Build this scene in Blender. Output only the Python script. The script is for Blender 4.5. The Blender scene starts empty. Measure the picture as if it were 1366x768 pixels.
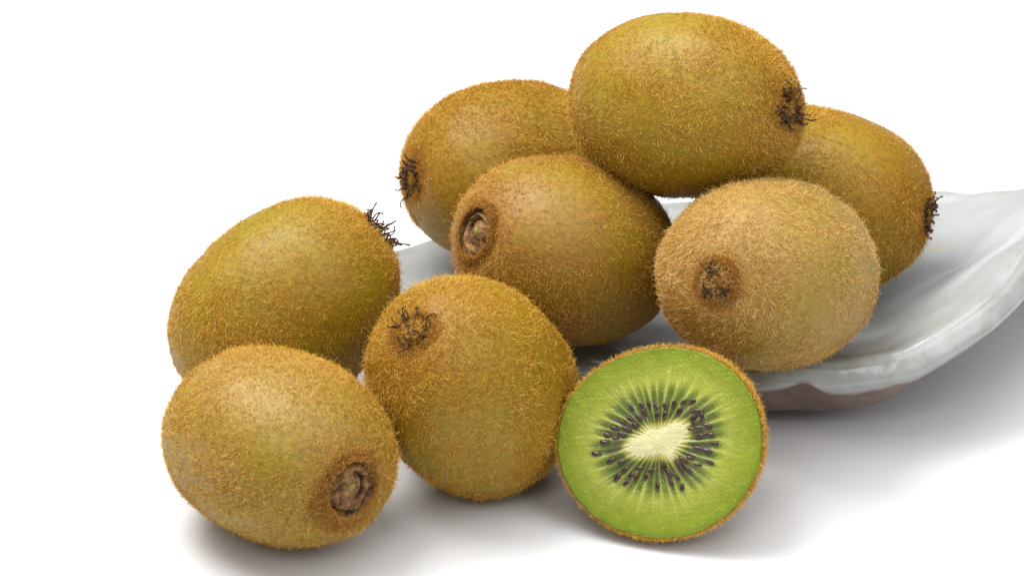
import bpy, math, random
import numpy as np
from mathutils import Vector, Matrix, Quaternion
R = math.radians
U = 0.0112                      # one modelling unit in metres
SC = bpy.context.scene
COL = SC.collection

# ------------------------------------------------------------------ camera
ELEV = R(28.0)
fwd = Vector((0, math.cos(ELEV), -math.sin(ELEV)))
cam_d = bpy.data.cameras.new('camera')
cam = bpy.data.objects.new('camera', cam_d); COL.objects.link(cam)
cam.location = -fwd * 80.0 * U
cam.rotation_euler = (R(90) - ELEV, 0, 0)
cam_d.sensor_width = 36.0
cam_d.lens = 36.0 * 3996.0 / 1366.0
cam_d.clip_start = 0.01; cam_d.clip_end = 100
cam_d.dof.use_dof = True
cam_d.dof.focus_distance = 70.5 * U
cam_d.dof.aperture_fstop = 30.0
SC.camera = cam

# ------------------------------------------------------------------ studio light
w = bpy.data.worlds.new('World'); SC.world = w; w.use_nodes = True
w.node_tree.nodes['Background'].inputs[0].default_value = (0.93, 0.96, 1.0, 1)
w.node_tree.nodes['Background'].inputs[1].default_value = 0.30
def softbox(name, loc, target, sx, sy, power, color):
    l = bpy.data.lights.new(name, 'AREA'); l.shape = 'RECTANGLE'; l.size = sx; l.size_y = sy
    l.energy = power; l.color = color
    o = bpy.data.objects.new(name, l); COL.objects.link(o)
    o.location = loc
    o.rotation_euler = (Vector(target) - Vector(loc)).to_track_quat('-Z', 'Y').to_euler()
    return o
softbox('key_softbox', (-0.42, 0.16, 1.00), (0.03, -0.06, 0.02), 0.70, 0.70, 15.5, (1.0, 0.985, 0.96))
softbox('overhead_softbox', (0.0, 0.0, 1.35), (0.05, 0.0, 0.0), 1.4, 1.4, 17.0, (0.97, 0.98, 1.0))
softbox('front_softbox', (-0.30, -1.15, 1.10), (0.04, -0.08, 0.03), 0.5, 0.5, 3.5, (1.0, 0.98, 0.95))
softbox('right_softbox', (0.85, -0.70, 1.00), (0.08, -0.05, 0.02), 0.9, 0.9, 7.0, (0.97, 0.97, 1.0))
SC.view_settings.view_transform = 'Standard'; SC.view_settings.look = 'None'
SC.view_settings.exposure = 0.0; SC.view_settings.gamma = 1.0
SC.view_settings.use_curve_mapping = False
SC.render.engine = 'CYCLES'
SC.cycles.max_bounces = 8; SC.cycles.diffuse_bounces = 4; SC.cycles.transparent_max_bounces = 4
SC.cycles_curves.shape = 'RIBBONS'; SC.cycles_curves.subdivisions = 2

# ------------------------------------------------------------------ helpers
def mesh_obj(name, verts, faces, mat, parent=None, smooth=True, kind=None, label=None):
    me = bpy.data.meshes.new(name)
    me.from_pydata([tuple(v) for v in np.asarray(verts).tolist()], [], faces if isinstance(faces, list) else faces.tolist())
    me.polygons.foreach_set('use_smooth', [smooth] * len(me.polygons))
    me.update()
    if mat: me.materials.append(mat)
    o = bpy.data.objects.new(name, me); COL.objects.link(o)
    if parent: o.parent = parent
    if kind: o['kind'] = kind
    if label: o['label'] = label
    return o
def thing(name, label, cat, loc=(0, 0, 0), group=None):
    o = bpy.data.objects.new(name, None); COL.objects.link(o)
    o.location = loc; o.empty_display_size = 0.01
    o['label'] = label; o['category'] = cat
    if group: o['group'] = group
    return o
def noise3(p, seed, freq, octaves=3):
    """smooth pseudo-random field in about -1..1 over points n x 3"""
    g = np.random.default_rng(seed)
    out = np.zeros(len(p)); amp = 1.0; tot = 0
    for o in range(octaves):
        for i in range(7):
            d = g.normal(size=3); d /= np.linalg.norm(d)
            out += amp * np.sin(p @ d * freq * g.uniform(0.7, 1.4) + g.uniform(0, 6.28)) / 2.2
        tot += amp; amp *= 0.5; freq *= 2.1
    return out / tot
def sstep(a, b, x):
    t = np.clip((x - a) / (b - a), 0, 1); return t * t * (3 - 2 * t)

# ------------------------------------------------------------------ materials
def new_mat(name):
    m = bpy.data.materials.new(name); m.use_nodes = True
    nt = m.node_tree; b = nt.nodes['Principled BSDF']
    return m, nt, b
def nd(nt, typ, **kw):
    n = nt.nodes.new(typ)
    for k, v in kw.items():
        if k.startswith('i_'): n.inputs[k[2:].replace('_', ' ')].default_value = v
        else: setattr(n, k, v)
    return n
def ramp(nt, fac, stops):
    r = nt.nodes.new('ShaderNodeValToRGB'); e = r.color_ramp.elements
    while len(e) < len(stops): e.new(0.5)
    for el, (p, c) in zip(e, stops): el.position = p; el.color = c if len(c) == 4 else (*c, 1)
    nt.links.new(fac, r.inputs[0]); return r
def mixc(nt, fac, a, b, blend='MIX'):
    m = nt.nodes.new('ShaderNodeMix'); m.data_type = 'RGBA'; m.blend_type = blend
    for s, v in ((m.inputs[0], fac), (m.inputs[6], a), (m.inputs[7], b)):
        if isinstance(v, (int, float)): s.default_value = v
        elif isinstance(v, tuple): s.default_value = v if len(v) == 4 else (*v, 1)
        else: nt.links.new(v, s)
    return m.outputs[2]
def setin(nt, sock, v):
    if hasattr(v, 'is_linked') or isinstance(v, bpy.types.NodeSocket): nt.links.new(v, sock)
    else: sock.default_value = v
def bump(nt, h, strength, dist):
    b = nt.nodes.new('ShaderNodeBump'); b.inputs['Strength'].default_value = strength
    b.inputs['Distance'].default_value = dist; nt.links.new(h, b.inputs['Height']); return b.outputs[0]

def skin_material(name, seed, olive, brown, bias):
    m, nt, b = new_mat(name)
    tc = nd(nt, 'ShaderNodeTexCoord')
    mp = nd(nt, 'ShaderNodeMapping'); mp.inputs['Location'].default_value = (seed * 1.7, seed * .9, seed * 2.3)
    nt.links.new(tc.outputs['Object'], mp.inputs[0]); co = mp.outputs[0]
    n1 = nd(nt, 'ShaderNodeTexNoise', i_Scale=38.0, i_Detail=4.0, i_Roughness=0.55); nt.links.new(co, n1.inputs['Vector'])
    r1 = ramp(nt, n1.outputs['Fac'], [(0.30 + bias, olive), (0.68 + bias, brown)])
    att = nd(nt, 'ShaderNodeAttribute', attribute_name='endness')
    c2 = mixc(nt, att.outputs['Fac'], r1.outputs[0], (brown[0] * .95, brown[1] * .8, brown[2] * .8))
    # raised corky specks
    vo = nd(nt, 'ShaderNodeTexVoronoi', i_Scale=1050.0, i_Randomness=1.0); nt.links.new(co, vo.inputs['Vector'])
    sp = ramp(nt, vo.outputs['Distance'], [(0.10, (1, 1, 1)), (0.36, (0, 0, 0))])
    n3 = nd(nt, 'ShaderNodeTexNoise', i_Scale=160.0, i_Detail=3.0); nt.links.new(co, n3.inputs['Vector'])
    sm = ramp(nt, n3.outputs['Fac'], [(0.40, (0, 0, 0)), (0.62, (1, 1, 1))])
    spk = mixc(nt, 1.0, sp.outputs[0], sm.outputs[0], 'MULTIPLY')
    spk = mixc(nt, 1.0, spk, (.6, .6, .6), 'MULTIPLY')
    c3 = mixc(nt, spk, c2, (0.34, 0.12, 0.014))
    n4 = nd(nt, 'ShaderNodeTexNoise', i_Scale=700.0, i_Detail=4.0); nt.links.new(co, n4.inputs['Vector'])
    c4 = mixc(nt, 0.35, c3, ramp(nt, n4.outputs['Fac'], [(0.3, (.25, .25, .25)), (0.7, (.85, .85, .85))]).outputs[0], 'OVERLAY')
    nt.links.new(c4, b.inputs['Base Color'])
    b.inputs['Roughness'].default_value = 0.48
    b.inputs['Specular IOR Level'].default_value = 0.30
    ad = nd(nt, 'ShaderNodeMath', operation='ADD'); nt.links.new(n4.outputs['Fac'], ad.inputs[0]); nt.links.new(spk, ad.inputs[1])
    nt.links.new(bump(nt, ad.outputs[0], 0.9, 0.00022), b.inputs['Normal'])
    return m
def fuzz_material(name, a, bcol, c):
    m, nt, b = new_mat(name)
    hi = nd(nt, 'ShaderNodeHairInfo')
    r = ramp(nt, hi.outputs['Random'], [(0.0, a), (0.5, bcol), (1.0, c)])
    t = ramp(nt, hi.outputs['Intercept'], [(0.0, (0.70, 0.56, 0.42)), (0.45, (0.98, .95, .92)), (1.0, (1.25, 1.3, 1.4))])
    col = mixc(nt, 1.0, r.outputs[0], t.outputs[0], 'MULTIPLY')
    nt.links.new(col, b.inputs['Base Color'])
    b.inputs['Roughness'].default_value = 0.5; b.inputs['Specular IOR Level'].default_value = 0.22
    tr = nd(nt, 'ShaderNodeBsdfTranslucent'); nt.links.new(col, tr.inputs[0])
    mx = nd(nt, 'ShaderNodeMixShader'); mx.inputs[0].default_value = 0.08
    nt.links.new(b.outputs[0], mx.inputs[1]); nt.links.new(tr.outputs[0], mx.inputs[2])
    nt.links.new(mx.outputs[0], nt.nodes['Material Output'].inputs['Surface'])
    return m
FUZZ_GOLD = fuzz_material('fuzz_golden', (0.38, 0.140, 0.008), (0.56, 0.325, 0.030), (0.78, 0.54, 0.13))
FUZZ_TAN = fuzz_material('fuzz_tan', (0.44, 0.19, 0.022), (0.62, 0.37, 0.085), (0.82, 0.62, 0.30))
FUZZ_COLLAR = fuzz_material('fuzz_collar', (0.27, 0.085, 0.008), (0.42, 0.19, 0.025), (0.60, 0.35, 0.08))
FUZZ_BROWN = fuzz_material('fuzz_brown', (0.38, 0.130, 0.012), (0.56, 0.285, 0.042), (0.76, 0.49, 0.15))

def simple_noise_mat(name, c1, c2, scale, rough, bscale, bdist, spec=0.3):
    m, nt, b = new_mat(name)
    tc = nd(nt, 'ShaderNodeTexCoord')
    n = nd(nt, 'ShaderNodeTexNoise', i_Scale=scale, i_Detail=5.0, i_Roughness=.6); nt.links.new(tc.outputs['Object'], n.inputs['Vector'])
    nt.links.new(ramp(nt, n.outputs['Fac'], [(.35, c1), (.65, c2)]).outputs[0], b.inputs['Base Color'])
    n2 = nd(nt, 'ShaderNodeTexNoise', i_Scale=bscale, i_Detail=5.0); nt.links.new(tc.outputs['Object'], n2.inputs['Vector'])
    nt.links.new(bump(nt, n2.outputs['Fac'], 0.8, bdist), b.inputs['Normal'])
    b.inputs['Roughness'].default_value = rough; b.inputs['Specular IOR Level'].default_value = spec
    return m
STYLE = simple_noise_mat('withered_style', (.034, .017, .009), (.125, .070, .038), 900, .8, 3000, .0001, .08)
WOOL = simple_noise_mat('blossom_end_wool', (.10, .042, .010), (.27, .13, .036), 600, .9, 1500, .0004, .1)
WOOD = simple_noise_mat('stem_scar_cork', (.085, .040, .016), (.34, .185, .070), 520, .85, 1500, .0004, .2)
def _shade_recesses():  # blends painted shade into the cork colour where the scar is deep
    nt = WOOD.node_tree; b = nt.nodes['Principled BSDF']; src = b.inputs['Base Color'].links[0].from_socket
    at = nd(nt, 'ShaderNodeAttribute', attribute_name='recess_shade')
    nt.links.new(mixc(nt, at.outputs['Fac'], src, (.022, .010, .006)), b.inputs['Base Color'])
_shade_recesses()
PITH = simple_noise_mat('stem_pith', (.20, .16, .03), (.34, .28, .06), 900, .6, 2500, .0002, .3)

# glaze
def glaze_mat():
    m, nt, b = new_mat('grey_white_glaze')
    tc = nd(nt, 'ShaderNodeTexCoord'); co = tc.outputs['Object']
    n = nd(nt, 'ShaderNodeTexNoise', i_Scale=22.0, i_Detail=5.0, i_Roughness=.6, i_Distortion=.4); nt.links.new(co, n.inputs['Vector'])
    base = ramp(nt, n.outputs['Fac'], [(.3, (0.306, 0.323, 0.315)), (.55, (0.373, 0.385, 0.381)), (.75, (0.414, 0.427, 0.422))]).outputs[0]
    # pale green-brown where the glaze pools along the rim, freckles of iron
    at = nd(nt, 'ShaderNodeAttribute', attribute_name='rimness')
    n2 = nd(nt, 'ShaderNodeTexNoise', i_Scale=120.0, i_Detail=6.0, i_Roughness=.7); nt.links.new(co, n2.inputs['Vector'])
    rm = ramp(nt, n2.outputs['Fac'], [(.40, (0, 0, 0)), (.66, (.55, .55, .55))])
    f = mixc(nt, 1.0, rm.outputs[0], at.outputs['Color'], 'MULTIPLY')
    c = mixc(nt, f, base, (.25, .26, .19))
    ed = nd(nt, 'ShaderNodeAttribute', attribute_name='edge_brown')
    c = mixc(nt, ed.outputs['Fac'], c, (.16, .075, .04))
    st = nd(nt, 'ShaderNodeAttribute', attribute_name='stain')
    c = mixc(nt, st.outputs['Fac'], c, (.42, .36, .22))
    vo = nd(nt, 'ShaderNodeTexVoronoi', i_Scale=95.0); nt.links.new(co, vo.inputs['Vector'])
    vs = ramp(nt, vo.outputs['Distance'], [(.035, (1, 1, 1)), (.075, (0, 0, 0))])
    vn = nd(nt, 'ShaderNodeTexNoise', i_Scale=45.0, i_Detail=2.0); nt.links.new(co, vn.inputs['Vector'])
    vm = ramp(nt, vn.outputs['Fac'], [(.49, (0, 0, 0)), (.57, (.8, .8, .8))])
    fs = mixc(nt, 1.0, vs.outputs[0], vm.outputs[0], 'MULTIPLY')
    c = mixc(nt, fs, c, (.17, .11, .07))
    nt.links.new(c, b.inputs['Base Color'])
    b.inputs['Roughness'].default_value = 0.24
    b.inputs['Specular IOR Level'].default_value = 0.55
    b.inputs['Coat Weight'].default_value = 0.25; b.inputs['Coat Roughness'].default_value = .12
    n5 = nd(nt, 'ShaderNodeTexNoise', i_Scale=110.0, i_Detail=7.0, i_Roughness=.55); nt.links.new(co, n5.inputs['Vector'])
    nt.links.new(bump(nt, n5.outputs['Fac'], .8, .0006), b.inputs['Normal'])
    return m
GLAZE = glaze_mat()
def clay_mat():
    m, nt, b = new_mat('bare_brown_clay')
    tc = nd(nt, 'ShaderNodeTexCoord'); co = tc.outputs['Object']
    n = nd(nt, 'ShaderNodeTexNoise', i_Scale=60.0, i_Detail=8.0, i_Roughness=.65); nt.links.new(co, n.inputs['Vector'])
    base = ramp(nt, n.outputs['Fac'], [(.3, (.105, .068, .055)), (.5, (.175, .122, .10)), (.72, (.26, .19, .16))]).outputs[0]
    vo = nd(nt, 'ShaderNodeTexVoronoi', i_Scale=260.0); nt.links.new(co, vo.inputs['Vector'])
    vs = ramp(nt, vo.outputs['Distance'], [(.08, (.9, .9, .9)), (.17, (0, 0, 0))])
    vn = nd(nt, 'ShaderNodeTexNoise', i_Scale=80.0, i_Detail=2.0); nt.links.new(co, vn.inputs['Vector'])
    vm = ramp(nt, vn.outputs['Fac'], [(.52, (0, 0, 0)), (.60, (1, 1, 1))])
    c = mixc(nt, mixc(nt, 1.0, vs.outputs[0], vm.outputs[0], 'MULTIPLY'), base, (.50, .42, .34))
    nt.links.new(c, b.inputs['Base Color']); b.inputs['Roughness'].default_value = .75
    n5 = nd(nt, 'ShaderNodeTexNoise', i_Scale=420.0, i_Detail=6.0); nt.links.new(co, n5.inputs['Vector'])
    nt.links.new(bump(nt, n5.outputs['Fac'], .9, .0006), b.inputs['Normal'])
    return m
CLAY = clay_mat()
def paper_mat():
    m, nt, b = new_mat('white_paper_sweep')
    tc = nd(nt, 'ShaderNodeTexCoord')
    n = nd(nt, 'ShaderNodeTexNoise', i_Scale=6.0, i_Detail=2.0); nt.links.new(tc.outputs['Object'], n.inputs['Vector'])
    nt.links.new(ramp(nt, n.outputs['Fac'], [(.3, (.70, .70, .705)), (.7, (.715, .715, .715))]).outputs[0], b.inputs['Base Color'])
    b.inputs['Roughness'].default_value = .55; b.inputs['Specular IOR Level'].default_value = .2
    return m
PAPER = paper_mat()

# ------------------------------------------------------------------ backdrop: one white sheet that sweeps up behind
prof = [(-2.2, 0.0), (-1.0, 0), (0, 0), (1.0, 0), (1.9, 0)]
for i in range(1, 17):
    a = R(90) * i / 16; prof.append((1.9 + .8 * math.sin(a), .8 - .8 * math.cos(a)))
prof += [(2.7, 1.6), (2.7, 2.6)]
xs = np.linspace(-2.6, 2.6, 9)
V = [(x, y, z) for (y, z) in prof for x in xs]
Fc = [[j * 9 + i, j * 9 + i + 1, (j + 1) * 9 + i + 1, (j + 1) * 9 + i] for j in range(len(prof) - 1) for i in range(8)]
mesh_obj('backdrop', V, Fc, PAPER, kind='structure', label='seamless white paper sweep under and behind the fruit')

# ------------------------------------------------------------------ plate
def catmull(P, n):
    P = np.asarray(P, float); k = len(P); out = []
    t = np.linspace(0, k, n, endpoint=False)
    for s in t:
        i = int(s); f = s - i
        p0, p1, p2, p3 = P[(i - 1) % k], P[i % k], P[(i + 1) % k], P[(i + 2) % k]
        out.append(.5 * ((2 * p1) + (-p0 + p2) * f + (2 * p0 - 5 * p1 + 4 * p2 - p3) * f * f + (-p0 + 3 * p1 - 3 * p2 + p3) * f ** 3))
    return np.array(out)
RIM = [(-3.5, -4.2, 1.15), (-2.5, -5.6, 1.25), (-.9, -6.25, 1.2), (1.0, -6.5, 1.2), (2.6, -6.8, 1.25), (4.2, -7.35, 1.5), (5.7, -7.85, 1.95), (6.7, -8.05, 2.2),
       (7.7, -8.15, 2.25), (8.6, -8.2, 2.4), (9.45, -8.2, 2.6), (10.4, -7.7, 2.87), (11.45, -6.9, 3.12), (12.35, -5.85, 3.42), (13.05, -4.6, 3.75), (13.9, -3.3, 4.05),
       (14.8, -1.9, 4.05), (15.4, -.6, 3.6), (15.5, .4, 3.1), (14.8, 1.1, 2.6), (13.6, 1.5, 2.25), (12.5, 1.8, 2.0), (11.3, 1.95, 1.85), (9.5, 2.1, 1.75), (7, 2.3, 1.6), (4, 2.3, 1.45), (1.0, 1.9, 1.25), (-1.0, 1.35, 1.05), (-2.4, .9, .95), (-3.3, .2, .95), (-3.9, -1.0, 1.0), (-4.0, -2.6, 1.05)]
FLOOR = [(-1.5, -3.5, 1.1), (0, -2, 1.05), (1.3, -5.0, 1.15), (2, -3.5, 1.1), (2, -.5, 1.05), (4.5, -5.5, 1.3), (4.5, -2.5, 1.0), (5, 0, 1.05), (6.4, -6.3, 1.8), (7.5, -5.5, 1.5), (7.7, -3.3, .95), (7.8, -1, .92),
         (9.3, -5.2, 1.5), (10, -3, 1.35), (10.5, -.8, 1.35), (11.7, -2.8, 2.1), (12.9, -.6, 2.3), (10.4, -6.4, 2.85), (11.3, -5.4, 3.1), (12.1, -4.4, 3.4), (13.2, -3.0, 3.6)]
ctl = np.array(RIM + FLOOR)
def tps(r): return np.where(r > 1e-9, r * r * np.log(np.maximum(r, 1e-9)), 0)
Nn = len(ctl); A_ = np.zeros((Nn + 3, Nn + 3))
A_[:Nn, :Nn] = tps(np.linalg.norm(ctl[:, None, :2] - ctl[None, :, :2], axis=2)) + np.eye(Nn) * .6
A_[:Nn, Nn] = 1; A_[:Nn, Nn + 1:] = ctl[:, :2]; A_[Nn, :Nn] = 1; A_[Nn + 1:, :Nn] = ctl[:, :2].T
W_ = np.linalg.solve(A_, np.concatenate([ctl[:, 2], [0, 0, 0]]))
def zsurf(x, y):
    q = np.stack([x, y], -1)
    r = np.linalg.norm(q[..., None, :] - ctl[:, :2], axis=-1)
    return tps(r) @ W_[:Nn] + W_[Nn] + x * W_[Nn + 1] + y * W_[Nn + 2]

def build_plate():
    root = thing('plate', 'grey white glazed handmade plate with wavy upturned brown edge under the kiwis', 'plate')
    NA = 480
    O = catmull(RIM, NA)
    cen = np.array([5.0, -2.6])
    g = np.random.default_rng(4)
    ph = np.arange(NA) / NA * 2 * np.pi
    wob = sum(g.normal() * .035 / (1 + k * .12) * np.sin(ph * k + g.uniform(0, 6.28)) for k in range(5, 34))
    out2 = O[:, :2].copy()
    T = np.roll(out2, -1, 0) - np.roll(out2, 1, 0); T /= np.linalg.norm(T, axis=1, keepdims=True)
    Nrm = np.stack([T[:, 1], -T[:, 0]], 1)
    if ((out2 - cen) * Nrm).sum(1).mean() < 0: Nrm = -Nrm
    out2 = out2 + Nrm * wob[:, None] * .5
    zr = zsurf(out2[:, 0], out2[:, 1]) + .6 * wob
    # inner sheet rings
    rings = []; rimn = []; zt = []
    NR = 84
    ts = 1 - (1 - np.linspace(0, 1, NR)) ** 1.5
    ts = ts * .99
    for t in ts:
        q = cen + (out2 - cen) * t
        d = np.linalg.norm(out2 - q, axis=1)
        z = zsurf(q[:, 0], q[:, 1]) + .6 * wob * np.clip(t, 0, 1) ** 6
        z = z + .05 * np.exp(-((d - .38) / .34) ** 2) - .16 * np.clip(1 - d / .26, 0, 1) ** 2
        p3 = np.stack([q[:, 0], q[:, 1], z * 0], 1)
        z = z + .022 * noise3(p3, 3, 1.3, 2)
        # a small crater and a few pits in the glaze
        for (cx, cy, rr, dd) in ((11.33, -3.0, .11, .09), (9.0, -5.9, .08, .03), (2.4, -6.0, .3, .04), (3.2, -5.7, .25, -.03)):
            e2 = ((q[:, 0] - cx) ** 2 + (q[:, 1] - cy) ** 2) / rr ** 2
            z = z - dd * np.exp(-e2) + dd * .5 * np.exp(-(np.sqrt(e2) - 1.6) ** 2 * 3)
        rings.append(np.stack([q[:, 0], q[:, 1], z], 1)); rimn.append(np.exp(-(d / .75) ** 2)); zt.append(t)
    # outer wall, rounded over the lip, down to a wandering glaze line
    rise = sstep(1.2, 3.6, zr)
    rise2 = sstep(2.1, 3.3, zr)
    gl = .42 + .56 * rise + .035 * sum(np.sin(ph * k + k * 1.7) / 2 for k in (17, 29, 43))
    px, py = out2[:, 0], out2[:, 1]
    gl = gl - .33 * np.exp(-((px - 6.95) / .42) ** 2) * (py < -6) - .05 * np.exp(-((px - 6.0) / .3) ** 2) * (py < -6) + .10 * np.exp(-((px - 8.1) / .6) ** 2) * (py < -6)
    gl = np.clip(gl, .2, 1.35)
    lip_top = rings[-1][:, 2]
    def wall(fr, inset=0.0, base=None):
        # fr = drop below lip in units
        drop = fr
        outw = (.14 + .20 * rise) * np.sin(np.clip(drop / .5, 0, 1) * np.pi / 2) - np.clip(drop - .35, 0, 9) ** 1.35 * (.62 + .40 * rise2)
        q = out2 + Nrm * (outw - inset)[:, None]
        return np.stack([q[:, 0], q[:, 1], lip_top - drop], 1)
    brown = [np.zeros(NA)] * NR
    WN = 16
    for j in range(1, WN + 1):
        f = j / WN
        w = wall(gl * f ** 1.3)
        w[:, 2] += .012 * noise3(w * [1, 1, 1], 9, 5, 2)
        rings.append(w); rimn.append(np.ones(NA)); brown.append(np.full(NA, .85 * sstep(.82, 1.0, f)))
    w = wall(gl + .012, .035); rings.append(w); rimn.append(np.ones(NA)); brown.append(np.full(NA, .9))
    Vv = np.concatenate(rings) * U
    nR = len(rings)
    idx = lambda j, i: j * NA + i % NA
    F_ = [[idx(j, i), idx(j, i + 1), idx(j + 1, i + 1), idx(j + 1, i)] for j in range(nR - 1) for i in range(NA)]
    if (np.cross(np.append(T[0], 0), np.append(Nrm[0], 0))[2]) > 0: pass
    o = mesh_obj('glaze', Vv, F_, GLAZE, root)
    me = o.data
    a = me.attributes.new('rimness', 'FLOAT', 'POINT'); a.data.foreach_set('value', np.concatenate(rimn).astype(np.float32))
    a = me.attributes.new('edge_brown', 'FLOAT', 'POINT'); a.data.foreach_set('value', np.concatenate(brown).astype(np.float32))
    P = np.concatenate(rings)
    # thin tan run mark in the glaze
    sx = (P[:, 0] - 11.1) / .55; sy = (P[:, 1] + .72 + .16 * (P[:, 0] - 11.1)) / .10
    st = .75 * np.exp(-(np.abs(sx) ** 4)) * np.exp(-sy ** 2)
    a = me.attributes.new('stain', 'FLOAT', 'POINT'); a.data.foreach_set('value', st.astype(np.float32))
    # clay body under the glaze line and the whole underside
    cr = []
    for j in range(0, 15):
        dr = (gl - .06) + (np.clip(np.minimum(1.50 - .42 * rise2, lip_top - .03), gl, 9) - (gl - .06)) * (j / 14) ** 1.1
        w = wall(dr, .03)
        w[:, 0:2] += (Nrm * (.02 * noise3(w, 12, 3.5, 4))[:, None])
        cr.append(w)
    last = cr[-1]
    zedge = last[:, 2]
    for t in np.linspace(0, 1, 26)[1:]:
        q = last[:, :2] + (cen - last[:, :2]) * t
        zu = zsurf(q[:, 0], q[:, 1]) - .62
        z = zedge + (zu - zedge) * sstep(0, .22, t)
        d = np.linalg.norm(q - cen, axis=1)
        # foot: the base drops to the sheet in the middle of the dish
        s = ((q[:, 0] - 4.2) / 6.2) ** 2 + ((q[:, 1] + 2.4) / 3.4) ** 2
        foot = sstep(1.25, .85, s)
        z = z * (1 - foot) + .003 * foot
        z = np.maximum(z, .003)
        cr.append(np.stack([q[:, 0], q[:, 1], z], 1))
    Vc = np.concatenate(cr) * U; nC = len(cr)
    F2 = [[idx(j, i), idx(j, i + 1), idx(j + 1, i + 1), idx(j + 1, i)] for j in range(nC - 1) for i in range(NA)]
    mesh_obj('clay_body', Vc, F2, CLAY, root)
    return root
build_plate()

# ------------------------------------------------------------------ kiwi fruit
PW = 2.25
NU, NV = 120, 176
def body_verts(s, k, seed, scar, half=False):
    """closed fruit body along local x (stem or blossom end at +x). Returns verts (units), u, v grids, faces."""
    u = np.linspace(0, np.pi, NU + 1)
    u = u - .12 * np.sin(2 * u)          # finer rows towards both ends
    if half: u = np.linspace(np.pi / 2, np.pi, NU + 1)
    v = np.linspace(0, 2 * np.pi, NV, endpoint=False)
    Ug, Vg = np.meshgrid(u, v, indexing='ij')
    cx, sx = np.cos(Ug), np.sin(Ug)
    x = np.sign(cx) * np.abs(cx) ** (2 / PW); r = np.abs(sx) ** (2 / PW)
    m = 1 + k * x
    P = np.stack([x, r * np.cos(Vg) * m, r * np.sin(Vg) * m], -1).reshape(-1, 3)
    Q = P * np.array(s)
    n = Q / np.linalg.norm(Q, axis=1, keepdims=True)
    dn = .060 * noise3(n, seed, 2.0, 2) + .008 * noise3(n, seed + 50, 14, 2)
    if half: dn = dn * sstep(0, .35, -P[:, 0])
    Q = Q + n * dn[:, None]
    rho = np.sqrt(P[:, 1] ** 2 + P[:, 2] ** 2) * s[1]
    if not half:
        e = Q[:, 0] > 0
        if scar: dip = .31 * np.exp(-(rho / .64) ** 6)
        else: dip = .10 * np.exp(-(rho / .45) ** 2) - .02 * np.exp(-((rho - .8) / .25) ** 2)
        Q[:, 0] -= dip * e
        Q[:, 0] += (~e) * .05 * np.exp(-(rho / .35) ** 2) * (1 if not scar else -1)
    return Q, P
def grid_faces(nu, nv):
    return [[j * nv + i, j * nv + (i + 1) % nv, (j + 1) * nv + (i + 1) % nv, (j + 1) * nv + i] for j in range(nu) for i in range(nv)]

def sample_surface(Q, faces, n, rng, keep=None):
    f = np.array(faces); tri = np.concatenate([f[:, [0, 1, 2]], f[:, [0, 2, 3]]])
    a, b, c = Q[tri[:, 0]], Q[tri[:, 1]], Q[tri[:, 2]]
    cr = np.cross(b - a, c - a); ar = np.linalg.norm(cr, axis=1)
    vn = np.zeros_like(Q)
    for j in range(3): np.add.at(vn, tri[:, j], cr)
    ctr = Q.mean(0)
    vn /= np.maximum(np.linalg.norm(vn, axis=1, keepdims=True), 1e-12)
    if ((Q - ctr) * vn).sum() < 0: vn = -vn
    t = rng.choice(len(tri), n, p=ar / ar.sum())
    w = rng.random((n, 2)); fl = w.sum(1) > 1; w[fl] = 1 - w[fl]
    w0 = 1 - w.sum(1)
    pos = a[t] * w0[:, None] + b[t] * w[:, :1] + c[t] * w[:, 1:]
    nr = vn[tri[t, 0]] * w0[:, None] + vn[tri[t, 1]] * w[:, :1] + vn[tri[t, 2]] * w[:, 1:]
    nr /= np.linalg.norm(nr, axis=1, keepdims=True)
    return pos, nr

def make_hair(name, pos, nr, length, lift, dirn, curl, rad, mat, parent, rng, npt=5, label=None):
    n = len(pos)
    t1 = dirn - nr * (dirn * nr).sum(1, keepdims=True); t1 /= np.maximum(np.linalg.norm(t1, axis=1, keepdims=True), 1e-9)
    t2 = np.cross(nr, t1)
    pts = np.zeros((n, npt, 3)); p = pos - nr * .004; pts[:, 0] = p
    ang = lift.copy(); side = np.zeros(n); cs = curl * rng.normal(size=n); ca = -curl * rng.uniform(-.5, 1.0, n)
    for i in range(1, npt):
        d = (np.cos(ang)[:, None] * (np.cos(side)[:, None] * t1 + np.sin(side)[:, None] * t2) + np.sin(ang)[:, None] * nr)
        p = p + d * (length / (npt - 1))[:, None]; pts[:, i] = p
        ang = np.maximum(ang + ca, .05); side = side + cs
    hc = bpy.data.hair_curves.new(name)
    hc.add_curves([npt] * n)
    hc.attributes['position'].data.foreach_set('vector', (pts * U).astype(np.float32).ravel())
    ra = hc.attributes.get('radius') or hc.attributes.new('radius', 'FLOAT', 'POINT')
    rr = (rad[:, None] * np.linspace(1, .35, npt)[None]) * U
    ra.data.foreach_set('value', rr.astype(np.float32).ravel())
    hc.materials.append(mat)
    o = bpy.data.objects.new(name, hc); COL.objects.link(o); o.parent = parent; o['kind'] = 'stuff'
    if label: o['label'] = label
    return o

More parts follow.
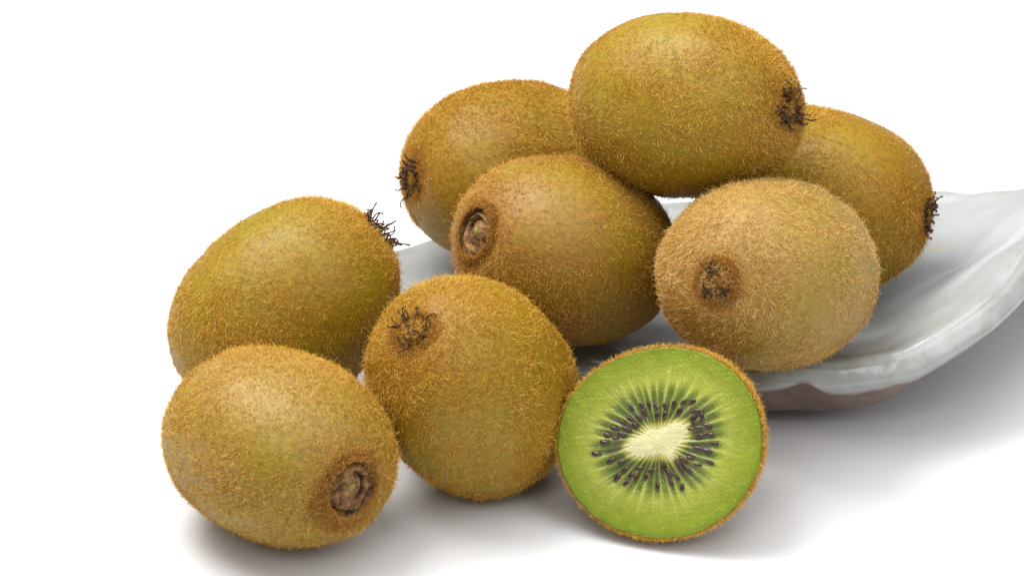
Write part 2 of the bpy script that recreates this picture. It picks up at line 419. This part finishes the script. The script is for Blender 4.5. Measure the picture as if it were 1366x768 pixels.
def add_fuzz(Q, faces, s, seed, parent, mat, dens=1.0, scar=False, half=False, lenk=1.0):
    rng = np.random.default_rng(seed)
    n = int((58000 if not half else 29000) * dens)
    pos, nr = sample_surface(Q, faces, n, rng)
    un = pos / np.linalg.norm(pos, axis=1, keepdims=True)
    patch = noise3(un, seed + 5, 3.2, 3)
    fine = noise3(un, seed + 6, 22, 2)
    rho = np.hypot(pos[:, 1], pos[:, 2]); front = pos[:, 0] > 0
    endw = np.exp(-((rho - .9) / .8) ** 2) * front if not half else np.zeros(n)
    keepp = np.clip(.56 + .70 * patch + .30 * fine + .35 * endw, .07, 1)
    keep = rng.random(n) < keepp
    if scar: keep &= ~((rho < .66) & front)
    elif not half: keep &= ~((rho < .42) & front)
    pos, nr, un, patch, endw, rho, front = [q[keep] for q in (pos, nr, un, patch, endw, rho, front)]
    n = len(pos)
    ang = 2.6 * noise3(un, seed + 7, 2.4, 2) + 1.1 * noise3(un, seed + 9, 9, 2) + rng.normal(size=n) * .75
    mer = np.array([-1., 0, 0]) - nr * (-nr[:, :1]); mer /= np.maximum(np.linalg.norm(mer, axis=1, keepdims=True), 1e-6)
    cr = np.cross(nr, mer)
    dirn = np.cos(ang)[:, None] * mer + np.sin(ang)[:, None] * cr
    kind = rng.random(n)
    length = np.where(kind < .45, rng.uniform(.03, .065, n), np.clip(rng.lognormal(math.log(.100), .38, n), .04, .26))
    length = length * (1 + .25 * patch + .35 * endw) * lenk
    lift = np.where(kind < .45, rng.uniform(.3, 1.4, n), rng.uniform(.25, 1.05, n))
    curl = np.where(kind < .45, .55, .30)
    rad = np.where(kind < .45, rng.uniform(.0042, .0068, n), rng.uniform(.0036, .0056, n))
    make_hair('fuzz', pos, nr, length, lift, dirn, curl, rad, mat, parent, rng)

def tube(path, rad, sides=5):
    path = np.asarray(path, float); n = len(path); rad = np.broadcast_to(rad, n)
    V, F = [], []
    up = np.array([.3, .2, .93])
    for i in range(n):
        t = path[min(i + 1, n - 1)] - path[max(i - 1, 0)]; t /= max(np.linalg.norm(t), 1e-9)
        a = np.cross(t, up); a /= max(np.linalg.norm(a), 1e-9); b = np.cross(t, a)
        for k in range(sides):
            th = 2 * np.pi * k / sides
            V.append(path[i] + rad[i] * (np.cos(th) * a + .6 * np.sin(th) * b))
    for i in range(n - 1):
        for k in range(sides):
            F.append([i * sides + k, i * sides + (k + 1) % sides, (i + 1) * sides + (k + 1) % sides, (i + 1) * sides + k])
    F.append([k for k in range(sides)][::-1]); F.append([(n - 1) * sides + k for k in range(sides)])
    return V, F

def blossom_end(parent, x0, seed, mat_f, n_style=40, spread=.50, reach=1.0, woolly=1.0, bias=(0, 0), clumps=4, ry=.46, rz=.34, thick=.8, collar=.75):
    """tuft of withered styles round a woolly boss in the puckered end of the fruit (end plane x = x0)"""
    g = np.random.default_rng(seed)
    NR_, NS = 20, 56
    A, Rr = np.meshgrid(np.arange(NS) / NS * 2 * np.pi, (np.arange(NR_) + 1) / NR_)
    P3 = np.stack([np.cos(A) * Rr, np.sin(A) * Rr, A * 0], -1).reshape(-1, 3)
    lump = noise3(P3, seed + 3, 5.5, 3).reshape(A.shape)
    out = 1 + .12 * np.sin(3 * A + seed) + .07 * np.sin(7 * A + 2 * seed)
    H = .13 * woolly * (1 - Rr ** 2) + .075 * lump * (1 - Rr ** 4) - .06 * np.exp(-((Rr - .82) / .12) ** 2) - .10 * Rr ** 8
    V = np.stack([x0 - .02 + H, ry * 1.15 * Rr * out * np.cos(A), rz * 1.15 * Rr * out * np.sin(A)], -1).reshape(-1, 3)
    V = np.concatenate([[[x0 + .11 * woolly, 0, 0]], V]); F = []
    for i in range(NS): F.append([0, 1 + i, 1 + (i + 1) % NS])
    for j in range(NR_ - 1):
        for i in range(NS):
            a = 1 + j * NS; b = a + NS
            F.append([a + i, b + i, b + (i + 1) % NS, a + (i + 1) % NS])
    boss = mesh_obj('blossom_end', V * U, F, WOOL, parent)
    rng = np.random.default_rng(seed + 1)
    m = 2400
    a = rng.uniform(0, 2 * np.pi, m); r = np.sqrt(rng.random(m)) * 1.5
    pos = np.stack([np.full(m, x0 - .03) + .12 * woolly * (1 - np.clip(r, 0, 1) ** 2) - .07 * np.clip(r - 1, 0, 1), ry * r * np.cos(a), rz * r * np.sin(a)], 1)
    nr = np.stack([np.ones(m), .35 * np.cos(a) * r, .35 * np.sin(a) * r], 1); nr /= np.linalg.norm(nr, axis=1, keepdims=True)
    dirn = rng.normal(size=(m, 3)) + np.stack([a * 0, np.cos(a), np.sin(a)], 1) * .8
    make_hair('wool', pos, nr, rng.uniform(.04, .15, m) * (.6 + .4 * woolly), rng.uniform(.4, 1.4, m), dirn, np.full(m, .65), np.full(m, .0042), mat_f, boss, rng)
    m = int(3600 * collar / .75); a = rng.uniform(0, 2 * np.pi, m); r = 1.05 + collar * rng.random(m) ** 1.9
    rl = np.hypot(ry * r * np.cos(a), rz * r * np.sin(a))
    pos = np.stack([x0 + .03 - .16 * rl ** 2.25, ry * r * np.cos(a), rz * r * np.sin(a)], 1)
    nr = np.stack([np.ones(m), .3 * np.cos(a), .3 * np.sin(a)], 1); nr /= np.linalg.norm(nr, axis=1, keepdims=True)
    make_hair('collar', pos, nr, rng.uniform(.05, .17, m), rng.uniform(.3, 1.2, m), rng.normal(size=(m, 3)) * .8 + np.stack([a * 0, np.cos(a), np.sin(a)], 1), np.full(m, .45), np.full(m, .0048), FUZZ_COLLAR, boss, rng)
    ca = g.uniform(0, 6.28) + np.arange(clumps) / clumps * 6.28 + g.normal(size=clumps) * .25
    if bias[0] or bias[1]: ca = math.atan2(bias[1], bias[0]) + (np.arange(clumps) - (clumps - 1) / 2) * .75
    for q in range(n_style):
        a = ca[q % clumps] + g.normal() * .34 if g.random() < .8 else g.uniform(0, 6.28)
        rb = spread / .46 * g.uniform(.35, .95)
        p = np.array([x0 + .03 + .04 * (1 - rb), ry * rb * math.cos(a), rz * rb * math.sin(a)])
        lean = g.uniform(.35, 1.25)
        out_ = np.array([math.sin(lean), math.cos(lean) * math.cos(a + g.normal() * .5), math.cos(lean) * math.sin(a + g.normal() * .5)])
        out_ /= np.linalg.norm(out_)
        L = (g.uniform(.24, .42) if g.random() < .7 else g.uniform(.42, .68)) * reach; NP = 12
        axis = g.normal(size=3); axis /= np.linalg.norm(axis)
        kc = (g.uniform(.35, .85)) * (1 if g.random() < .5 else -1)
        path = [p - out_ * .05]; d = out_
        for i in range(NP):
            p = p + d * L / NP
            lo = x0 + .07 - .25 * max(0, math.hypot(p[1], p[2]) - .45) ** 1.5
            if p[0] < lo: p[0] = lo
            path.append(p.copy())
            th = kc * (0.10 + 1.2 * (i / NP) ** 2.2)
            d = d * math.cos(th) + np.cross(axis, d) * math.sin(th) + axis * (axis @ d) * (1 - math.cos(th))
            d = d + g.normal(size=3) * .08; d /= np.linalg.norm(d)
        rad = thick * (.028 + .020 * g.random()) * (1 - .45 * np.linspace(0, 1, NP + 1)); rad[-2:] *= 1.5
        Vt, Ft = tube(path, rad)
        mesh_obj('withered_style', np.array(Vt) * U, Ft, STYLE, boss)

def stem_scar(parent, x0, seed, ry=.60, rz=.48):
    """torn corky stem plate sunk in a dark broken crack, green pith in the middle"""
    g = np.random.default_rng(seed)
    NS, NR_ = 110, 44
    ph = g.uniform(0, 6.28, 10)
    A, Rr = np.meshgrid(np.arange(NS) / NS * 2 * np.pi, (np.arange(NR_) + 1) / NR_ * 1.36)
    P3 = np.stack([np.cos(A) * Rr, np.sin(A) * Rr, A * 0], -1).reshape(-1, 3)
    n1 = noise3(P3, seed + 11, 3.2, 3).reshape(A.shape); n2 = noise3(P3, seed + 12, 9.0, 3).reshape(A.shape)
    rr = Rr + .05 * n1 + .03 * n2
    gap = sstep(-.9, .5, np.sin(A + ph[0]) + .6 * np.sin(2 * A + ph[1]) + .4 * n1)          # the crack opens and closes
    H = -.07 + .02 * n1 + .028 * n2
    H += .095 * np.exp(-((rr - .80) / .085) ** 2) * (.55 + .45 * np.sin(3 * A + ph[2]) + .35 * n2)     # torn inner rim
    H += .07 * np.exp(-(rr / .42) ** 4)                                                       # core stub
    H -= .13 * np.exp(-((rr - .60) / .07) ** 2) * sstep(.1, .9, np.sin(A + ph[3]) + .5 * n1)  # deep tear
    crack = np.exp(-((rr - 1.0) / (.055 + .05 * gap)) ** 2)
    H -= (.10 + .14 * gap) * crack
    H += .075 * np.exp(-((rr - 1.16) / .07) ** 2) * (.7 + .3 * n2)                          # puffed lip of skin
    H -= .75 * np.clip(Rr - 1.16, 0, 1) ** 1.1
    V = np.stack([x0 + H, ry * Rr * np.cos(A), rz * Rr * np.sin(A)], -1).reshape(-1, 3)
    V = np.concatenate([[[x0, 0, 0]], V]); F = []
    for i in range(NS): F.append([0, 1 + i, 1 + (i + 1) % NS])
    for j in range(NR_ - 1):
        for i in range(NS):
            a = 1 + j * NS; b = a + NS
            F.append([a + i, b + i, b + (i + 1) % NS, a + (i + 1) % NS])
    sc = mesh_obj('stem_scar', V * U, F, WOOD, parent)
    dk = np.clip(.8 * crack * (.35 + .65 * gap) + .5 * sstep(.2, .9, -n2) * (rr < 1) + .8 * np.exp(-((rr - .60) / .07) ** 2) * sstep(.1, .9, np.sin(A + ph[3]) + .5 * n1), 0, 1)  # shade painted into the crack, the tear and the low spots
    at = sc.data.attributes.new('recess_shade', 'FLOAT', 'POINT'); at.data.foreach_set('value', np.concatenate([[0], dk.ravel()]).astype(np.float32))
    V = [(x0 + .045, 0, 0)]; F = []
    for j in range(1, 6):
        for i in range(24):
            a = 2 * np.pi * i / 24; f = j / 5
            V.append((x0 + .035 - .07 * f ** 2 + g.normal() * .009, .15 * f * (1 + .25 * math.sin(3 * a + ph[2])) * math.cos(a), .10 * f * (1 + .2 * math.sin(4 * a)) * math.sin(a)))
    for i in range(24): F.append([0, 1 + i, 1 + (i + 1) % 24])
    for j in range(4):
        for i in range(24):
            a = 1 + j * 24; b = a + 24
            F.append([a + i, b + i, b + (i + 1) % 24, a + (i + 1) % 24])
    mesh_obj('pith', np.array(V) * U, F, PITH, sc)
    rng = np.random.default_rng(seed + 5); m = 4600
    a = rng.uniform(0, 2 * np.pi, m); r = 1.10 + .75 * rng.random(m) ** 1.4
    pos = np.stack([x0 + .015 - .38 * np.clip(r - 1.16, 0, 1), ry * r * np.cos(a), rz * r * np.sin(a)], 1)
    nr = np.stack([np.ones(m), .3 * np.cos(a), .3 * np.sin(a)], 1); nr /= np.linalg.norm(nr, axis=1, keepdims=True)
    make_hair('fringe', pos, nr, rng.uniform(.04, .15, m), rng.uniform(.3, 1.3, m), rng.normal(size=(m, 3)), np.full(m, .6), np.full(m, .0045), FUZZ_COLLAR, sc, rng)

def place(o, c, ax, ay):
    X = Vector(ax).normalized(); Y = Vector(ay); Y = (Y - X * Y.dot(X)).normalized(); Z = X.cross(Y)
    M = Matrix(((X.x, Y.x, Z.x), (X.y, Y.y, Z.y), (X.z, Y.z, Z.z))).to_4x4()
    M.translation = Vector(c) * U
    o.matrix_world = M

OL = (0.229, 0.159, 0.004); BR = (0.271, 0.129, 0.006)
def kiwi(label, c, ax, ay, s, k, seed, end, olive=OL, brown=BR, bias=0.0, fuzz=FUZZ_GOLD, dens=1.0, lenk=1.0, **kw):
    root = thing('kiwi', label, 'kiwi')
    Q, P = body_verts(s, k, seed, end == 'scar')
    F = grid_faces(NU, NV)
    sk = mesh_obj('skin', Q * U, F, skin_material('kiwi_skin_%d' % seed, seed, olive, brown, bias), root)
    rho = np.hypot(P[:, 1], P[:, 2])
    en = .75 * np.exp(-(rho / .38) ** 2) * (P[:, 0] > 0) + .4 * np.exp(-(rho / .3) ** 2) * (P[:, 0] < 0)
    a = sk.data.attributes.new('endness', 'FLOAT', 'POINT'); a.data.foreach_set('value', en.astype(np.float32))
    x0 = s[0] - (.12 if end == 'scar' else .09)
    add_fuzz(Q, F, s, seed * 11 + 3, root, fuzz, dens, end == 'scar', lenk=lenk)
    if end == 'scar': stem_scar(root, x0 + .07, seed, **kw)
    else: blossom_end(root, x0 + (.05 if seed == 5 else 0), seed + 77, fuzz, **kw)
    place(root, c, ax, ay)
    return root

kiwi('front left kiwi with a broken corky stem scar facing right, on the table', (-5.35, -11.957, 2.22), (0.651, -0.7551, 0.0783), (-0.2858, -0.3393, -0.8962), (2.815, 2.161, 2.405), 0.006, 1, 'scar',
     olive=(0.234, 0.167, 0.010), brown=(0.296, 0.181, 0.040), bias=-.04, fuzz=FUZZ_GOLD, dens=.85, ry=.62, rz=.59)
kiwi('kiwi standing tilted on the table just left of the sliced half, tuft at upper left', (-0.935, -9.998, 2.745), (-0.4771, -0.447, 0.7567), (-0.8712, 0.3544, -0.3399), (2.814, 2.235, 2.403), -0.024, 2, 'blossom',
     dens=1.1, fuzz=FUZZ_GOLD, bias=.03, n_style=30, spread=.50, reach=1.0, woolly=1.4, clumps=4, thick=.62, collar=.45)
kiwi('kiwi on the table behind the front left one, dark tuft up towards the plate', (-5.57, -6.443, 2.8), (0.765, 0.29, 0.575), (-0.4405, -0.4605, 0.7706), (2.999, 2.429, 2.349), -0.043, 3, 'blossom',
     olive=(0.226, 0.171, 0.004), bias=.04, n_style=46, spread=.5, reach=1.05, woolly=.6, clumps=5)
kiwi('kiwi on the plate with an oval corky stem scar facing left', (1.317, -5.478, 3.863), (-0.7662, -0.4638, 0.4448), (0.2598, 0.4095, 0.8745), (2.915, 2.244, 2.407), 0.016, 4, 'scar',
     brown=(0.273, 0.141, 0.023), bias=-.03, fuzz=FUZZ_BROWN, dens=.8, ry=.55, rz=.53)
kiwi('pale tan kiwi at the front edge of the plate, brown tufted end facing the viewer', (6.027, -7.503, 4.429), (-0.4668, -0.8216, 0.3273), (0.0134, 0.3635, 0.9315), (2.880, 2.241, 2.486), 0.006, 5, 'blossom',
     olive=(0.247, 0.175, 0.015), brown=(0.324, 0.201, 0.050), bias=-.05, fuzz=FUZZ_TAN, dens=1.1, n_style=46, spread=.30, reach=.75, woolly=1.7, clumps=3, ry=.44, rz=.40, thick=.95, collar=.40)
kiwi('topmost kiwi of the pile, resting on the others with its tuft facing right', (4.23, -4.167, 7.247), (0.795, -0.565, 0.215), (-0.2392, -0.6926, -0.6805), (2.938, 2.208, 2.429), 0.008, 6, 'blossom',
     olive=(0.255, 0.199, 0.010), bias=.05, dens=1.0, n_style=46, spread=.52, reach=.85, woolly=.9, clumps=4, ry=.36, rz=.52)
kiwi('back left kiwi on the plate, tuft pointing left, under the topmost one', (0.03, -0.369, 3.55), (-0.885, -0.43, 0.17), (-0.1817, -0.1816, -0.9664), (2.933, 2.320, 2.376), 0.009, 7, 'blossom',
     fuzz=FUZZ_GOLD, bias=0, n_style=42, spread=.50, reach=.82, woolly=.8, clumps=4)
kiwi('back right kiwi on the plate with its dark tuft pointing right', (7.74, -1.806, 3.509), (0.920, -0.385, 0.055), (-0.0123, -0.4717, -0.8817), (2.987, 2.393, 2.423), -0.009, 8, 'blossom',
     fuzz=FUZZ_GOLD, bias=.0, n_style=38, spread=.46, reach=.82, woolly=.9, clumps=3)

# ------------------------------------------------------------------ sliced half kiwi
HC = (3.356, -11.892, 2.289); HN = (-0.2801, -0.8619, 0.4226); HE1 = (0.9511, -0.309, 0.0)
FOU = [2.2523, 0.0168, 0.0283, 0.0911, 0.0893, -0.0262, -0.0022]
def r_out(th):
    o = FOU[0]
    for k in (1, 2, 3): o = o + FOU[2 * k - 1] * np.cos(k * th) + FOU[2 * k] * np.sin(k * th)
    return o
SEEDS = [[-0.136, 0.644], [0.044, 0.672], [0.007, 0.874], [0.367, 0.805], [-0.532, 0.522], [-0.439, 0.654], [0.739, 0.873], [0.716, 0.68], [0.906, 0.764], [0.705, 0.457], [0.849, 0.512], [1.044, 0.597], [-0.594, 0.335], [-0.784, 0.228], [-0.875, 0.081], [-1.072, 0.191], [-1.225, 0.016], [-1.018, -0.028], [-1.265, -0.163], [-1.063, -0.549], [-0.82, -0.55], [-0.713, -0.715], [-0.859, -0.911], [-0.614, -0.994], [-0.417, -0.838], [-0.364, -0.616], [-0.192, -0.788], [-0.098, -0.632], [0.1, -0.957], [0.325, -0.616], [0.413, -0.815], [0.676, -0.884], [0.496, -0.349], [0.612, -0.262], [0.59, -0.464], [0.764, -0.192], [1.146, 0.028], [0.923, 0.05], [1.278, 0.229], [1.162, 0.404], [0.921, 0.329], [1.004, 0.388], [0.212, 0.961], [0.431, 1.04], [-0.185, 0.83], [-0.35, 0.849], [-0.528, 0.799], [-0.749, 0.718], [0.656, 1.076], [-0.738, 0.471], [-0.909, 0.362], [1.225, -0.207], [0.965, -0.317], [0.756, -0.464], [0.531, -0.673], [0.183, -0.49], [-0.537, -0.813], [-1.417, -0.456]]
CORE = np.array([[-0.834, -0.18], [-0.654, 0.031], [-0.445, 0.2], [-0.37, 0.326], [-0.098, 0.369], [0.161, 0.501], [0.466, 0.626], [0.608, 0.595], [0.61, 0.415], [0.657, 0.242], [0.541, 0.088], [0.43, -0.111], [0.393, -0.343], [0.223, -0.28], [0.036, -0.265], [-0.278, -0.339], [-0.521, -0.424], [-0.699, -0.317]])
def r_core(th):
    c = np.array([-.02, .05]); d = CORE - c
    a = np.arctan2(d[:, 1], d[:, 0]); r = np.hypot(d[:, 0], d[:, 1]); o = np.argsort(a); a, r = a[o], r[o]
    a = np.concatenate([a - 2 * np.pi, a, a + 2 * np.pi]); r = np.concatenate([r, r, r])
    return np.interp((th + np.pi) % (2 * np.pi) - np.pi, a, r)

def flesh_material():
    m, nt, b = new_mat('kiwi_flesh')
    at = nd(nt, 'ShaderNodeAttribute', attribute_name='flesh_colour')
    tc = nd(nt, 'ShaderNodeTexCoord'); co = tc.outputs['Object']
    n = nd(nt, 'ShaderNodeTexNoise', i_Scale=900.0, i_Detail=5.0, i_Roughness=.65); nt.links.new(co, n.inputs['Vector'])
    c = mixc(nt, .10, at.outputs['Color'], ramp(nt, n.outputs['Fac'], [(.3, (.3, .3, .3)), (.7, (.8, .8, .8))]).outputs[0], 'OVERLAY')
    nt.links.new(c, b.inputs['Base Color'])
    b.inputs['Roughness'].default_value = .36; b.inputs['Specular IOR Level'].default_value = .35
    b.inputs['Subsurface Weight'].default_value = .35; b.inputs['Subsurface Radius'].default_value = (.6, 1.0, .2); b.inputs['Subsurface Scale'].default_value = .0010
    vo = nd(nt, 'ShaderNodeTexVoronoi', i_Scale=1500.0); nt.links.new(co, vo.inputs['Vector'])
    ad = nd(nt, 'ShaderNodeMath', operation='ADD'); nt.links.new(vo.outputs['Distance'], ad.inputs[0]); nt.links.new(n.outputs['Fac'], ad.inputs[1])
    nt.links.new(bump(nt, ad.outputs[0], .5, .00016), b.inputs['Normal'])
    b.inputs['Coat Weight'].default_value = .22; b.inputs['Coat Roughness'].default_value = .10
    return m
def seed_material():
    m, nt, b = new_mat('kiwi_seed'); b.inputs['Base Color'].default_value = (.040, .012, .012, 1)
    b.inputs['Roughness'].default_value = .22; b.inputs['Coat Weight'].default_value = .3
    tc = nd(nt, 'ShaderNodeTexCoord'); n = nd(nt, 'ShaderNodeTexNoise', i_Scale=1400.0); nt.links.new(tc.outputs['Object'], n.inputs['Vector'])
    nt.links.new(ramp(nt, n.outputs['Fac'], [(.4, (.018, .008, .010)), (.7, (.085, .022, .018))]).outputs[0], b.inputs['Base Color'])
    return m

def half_kiwi():
    root = thing('half_kiwi', 'sliced half kiwi with bright green cut face, cream core and ring of black seeds', 'kiwi half')
    # local frame: x = cut normal, y = e1, z = e2
    depth = 2.75
    u = np.concatenate([np.linspace(0, .08, 5), np.linspace(.08, np.pi / 2, NU // 2 - 3)[1:]])
    v = np.linspace(0, 2 * np.pi, NV, endpoint=False)
    ro = r_out(v) + .030
    V = []
    for q in u:
        rr = math.cos(q) ** (2 / 2.2) if q < np.pi / 2 - 1e-6 else 0
        x = -depth * math.sin(q) ** (2 / 2.1)
        for a, r in zip(v, ro): V.append((x, rr * r * math.cos(a), rr * r * math.sin(a)))
    Q = np.array(V); F = grid_faces(len(u) - 1, NV)
    n = Q / np.linalg.norm(Q, axis=1, keepdims=True)
    Q = Q + n * (.04 * noise3(n, 31, 2.4, 2) * sstep(0, .5, -Q[:, 0]))[:, None]
    sk = mesh_obj('skin', Q * U, F, skin_material('half_kiwi_skin', 9, (.25, .2, .04), BR, 0), root)
    a = sk.data.attributes.new('endness', 'FLOAT', 'POINT'); a.data.foreach_set('value', np.zeros(len(Q), np.float32))
    add_fuzz(Q, F, (2.75, 2.4, 2.2), 907, root, FUZZ_GOLD, .95, half=True, lenk=1.0)
    # extra bristle round the cut
    rng = np.random.default_rng(55); m = 4600
    th = rng.uniform(0, 2 * np.pi, m); x = -rng.random(m) ** 1.3 * .28 - .005
    rr = r_out(th) + .035
    pos = np.stack([x, rr * np.cos(th), rr * np.sin(th)], 1)
    nr = np.stack([rng.normal(size=m) * .12 + .1, np.cos(th), np.sin(th)], 1); nr /= np.linalg.norm(nr, axis=1, keepdims=True)
    make_hair('fuzz', pos, nr, rng.uniform(.06, .17, m), rng.uniform(.3, 1.35, m), rng.normal(size=(m, 3)), np.full(m, .4), np.full(m, .0048), FUZZ_GOLD, root, rng)
    # cut face
    NA, NRr = 720, 150
    th = np.linspace(0, 2 * np.pi, NA, endpoint=False)
    f = np.linspace(0, 1, NRr + 1)[1:]
    TH, FR = np.meshgrid(th, f)
    RO = r_out(TH) + .030; RR = RO * FR
    c0 = np.array([-.02, .05])
    X = RR * np.cos(TH); Y = RR * np.sin(TH)
    dx, dy = X - c0[0] * (1 - FR), Y - c0[1] * (1 - FR)
    X = X + c0[0] * (1 - FR); Y = Y + c0[1] * (1 - FR)
    ang = np.arctan2(Y - c0[1], X - c0[0]); rad = np.hypot(X - c0[0], Y - c0[1])
    g = np.random.default_rng(8)
    P3 = np.stack([X, Y, X * 0], -1).reshape(-1, 3)
    nz = noise3(P3, 71, 3.0, 3).reshape(X.shape); nf = noise3(P3, 72, 16.0, 3).reshape(X.shape)
    # angular jitter so the rays bend a little
    ang2 = ang + .030 * noise3(P3, 73, 2.6, 2).reshape(X.shape)
    rc = np.convolve(np.tile(r_core(np.linspace(-np.pi, np.pi, 720, endpoint=False)), 3), np.hanning(61) / np.hanning(61).sum(), 'same')[720:1440]
    rc = np.interp(ang, np.linspace(-np.pi, np.pi, 720, endpoint=False), rc, period=2 * np.pi) * (1 + .012 * nf)
    s = (rad - rc) / np.maximum(RO - rc, .05)          # 0 at the core edge, 1 at the skin
    NL = 37
    cents = (np.arange(NL) + g.uniform(-.22, .22, NL)) / NL * 2 * np.pi - np.pi
    wid = g.uniform(.090, .118, NL); lenl = g.uniform(.60, .86, NL); dark = g.uniform(.85, 1.0, NL)
    loc = np.zeros_like(ang)
    for cth, wd, ln, dk in zip(cents, wid, lenl, dark):
        da = (ang2 - cth + np.pi) % (2 * np.pi) - np.pi
        prof_w = wd * np.clip(np.sin(np.clip((s + .05) / ln, 0, 1) ** .75 * np.pi), 0, 1) ** .55
        v_ = np.clip(1 - (np.abs(da) / np.maximum(prof_w, 1e-4)) ** 2.2, 0, 1) * (s < ln) * (s > -.05)
        loc = np.maximum(loc, v_ * dk)
    # pale rays between locules plus fine fibres further out
    ray = np.zeros_like(ang)
    rays = np.sort(np.concatenate([cents + np.pi / NL, g.uniform(-np.pi, np.pi, 46)]))
    rays = np.concatenate([rays, g.uniform(-np.pi, np.pi, 60)])
    for i_, cth in enumerate(rays):
        da = (ang2 - cth + np.pi) % (2 * np.pi) - np.pi
        wd = g.uniform(.010, .026); ln = g.uniform(.55, .95); am = g.uniform(.3, 1.0)
        ray = np.maximum(ray, am * np.exp(-(da / wd) ** 2) * sstep(ln, ln * .35, s) * sstep(-.05, .12, s))
    col = lambda *c: np.array(c, float)
    outer = col(.210, .262, .012); mid = col(.355, .380, .05); rim = col(.165, .235, .005)
    locc = col(.070, .125, .008); locd = col(.030, .036, .016); rayc = col(.60, .64, .20); core = col(.64, .61, .32); corehalo = col(.38, .37, .045)
    C = outer + (mid - outer) * sstep(.98, .38, s)[..., None]
    C = C + (rim - C) * (.7 * sstep(.88, 1.0, s))[..., None]
    C = C * (1 + .07 * nz + .03 * nf)[..., None]
    C = C + (col(.16, .19, .022) - C) * (.75 * sstep(-.02, .06, s) * sstep(.55, .14, s))[..., None]
    C = C + (rayc - C) * (.50 * ray * (.35 + .65 * sstep(.05, .45, s)))[..., None]
    lc = locd + (locc - locd) * sstep(.12, .50, s + .08 * nf)[..., None]
    C = C + (lc - C) * (.92 * loc * sstep(.62, .40, s))[..., None]
    halo = np.exp(-(np.clip(s, 0, 1) / .055) ** 2)
    C = C + (corehalo - C) * (.85 * halo)[..., None]
    C = C + (core * (1 + .015 * nf[..., None]) - C) * sstep(.055, -.07, s + .012 * nf)[..., None]
    fl_ = np.clip(noise3(P3, 74, 85.0, 2).reshape(X.shape) * noise3(P3, 75, 57.0, 2).reshape(X.shape), 0, 1)
    C = C + (col(.55, .60, .20) - C) * (.16 * sstep(.42, .62, fl_) * sstep(.05, .3, s))[..., None]
    H = .012 * nz + .008 * sstep(.4, .62, fl_) + .006 * nf - .030 * loc * sstep(.6, .3, s) + .012 * ray + .02 * sstep(.0, -.2, s) - .02 * sstep(.975, 1.0, s)
    Vf = np.concatenate([[[.01 + .02, c0[0], c0[1]]], np.stack([.01 + H, X, Y], -1).reshape(-1, 3)])
    # back rim of the flesh tucks inside the skin
    lastring = Vf[-NA:].copy(); lastring[:, 0] -= .12; Vf = np.concatenate([Vf, lastring])
    Ff = [[0, 1 + i, 1 + (i + 1) % NA] for i in range(NA)]
    for j in range(NRr):
        a_ = 1 + j * NA; b_ = a_ + NA
        for i in range(NA):
            i2 = (i + 1) % NA; Ff.append([a_ + i, b_ + i, b_ + i2, a_ + i2])
    fl = mesh_obj('flesh', Vf * U, Ff, flesh_material(), root)
    Cc = np.concatenate([[core], C.reshape(-1, 3), C.reshape(-1, 3)[-NA:]]); Cc = np.concatenate([np.clip(Cc, 0, 1), np.ones((len(Cc), 1))], 1)
    a = fl.data.attributes.new('flesh_colour', 'FLOAT_COLOR', 'POINT'); a.data.foreach_set('color', Cc.astype(np.float32).ravel())
    # seeds
    SM = seed_material()
    V, F2 = [], []
    for j in range(9):
        p = np.pi * j / 8
        for i in range(12):
            q = 2 * np.pi * i / 12; r = math.sin(p) * (1 - .22 * math.cos(p))
            V.append((.034 * r * math.cos(q), .088 * math.cos(p) * -1, .046 * r * math.sin(q)))
    F2 = [[j * 12 + i, j * 12 + (i + 1) % 12, (j + 1) * 12 + (i + 1) % 12, (j + 1) * 12 + i] for j in range(8) for i in range(12)]
    first = mesh_obj('seed', np.array(V) * U, F2, SM, fl)
    for i_, (sx, sy) in enumerate(SEEDS):
        o = first if i_ == 0 else first.copy()
        if i_: COL.objects.link(o); o.parent = fl
        aa = math.atan2(sy, sx) + g.normal() * .28
        sc_ = g.uniform(.95, 1.35)
        o.location = (( .010 - (.012 if g.random() < .35 else 0)) * U, sx * U, sy * U)
        o.rotation_euler = (aa, 0, 0)
        o.scale = (sc_, sc_ * g.uniform(1.0, 1.25), sc_ * g.uniform(.75, 1.05))
    e2 = Vector(HN).cross(Vector(HE1))
    place(root, HC, HN, HE1)
    return root
half_kiwi()
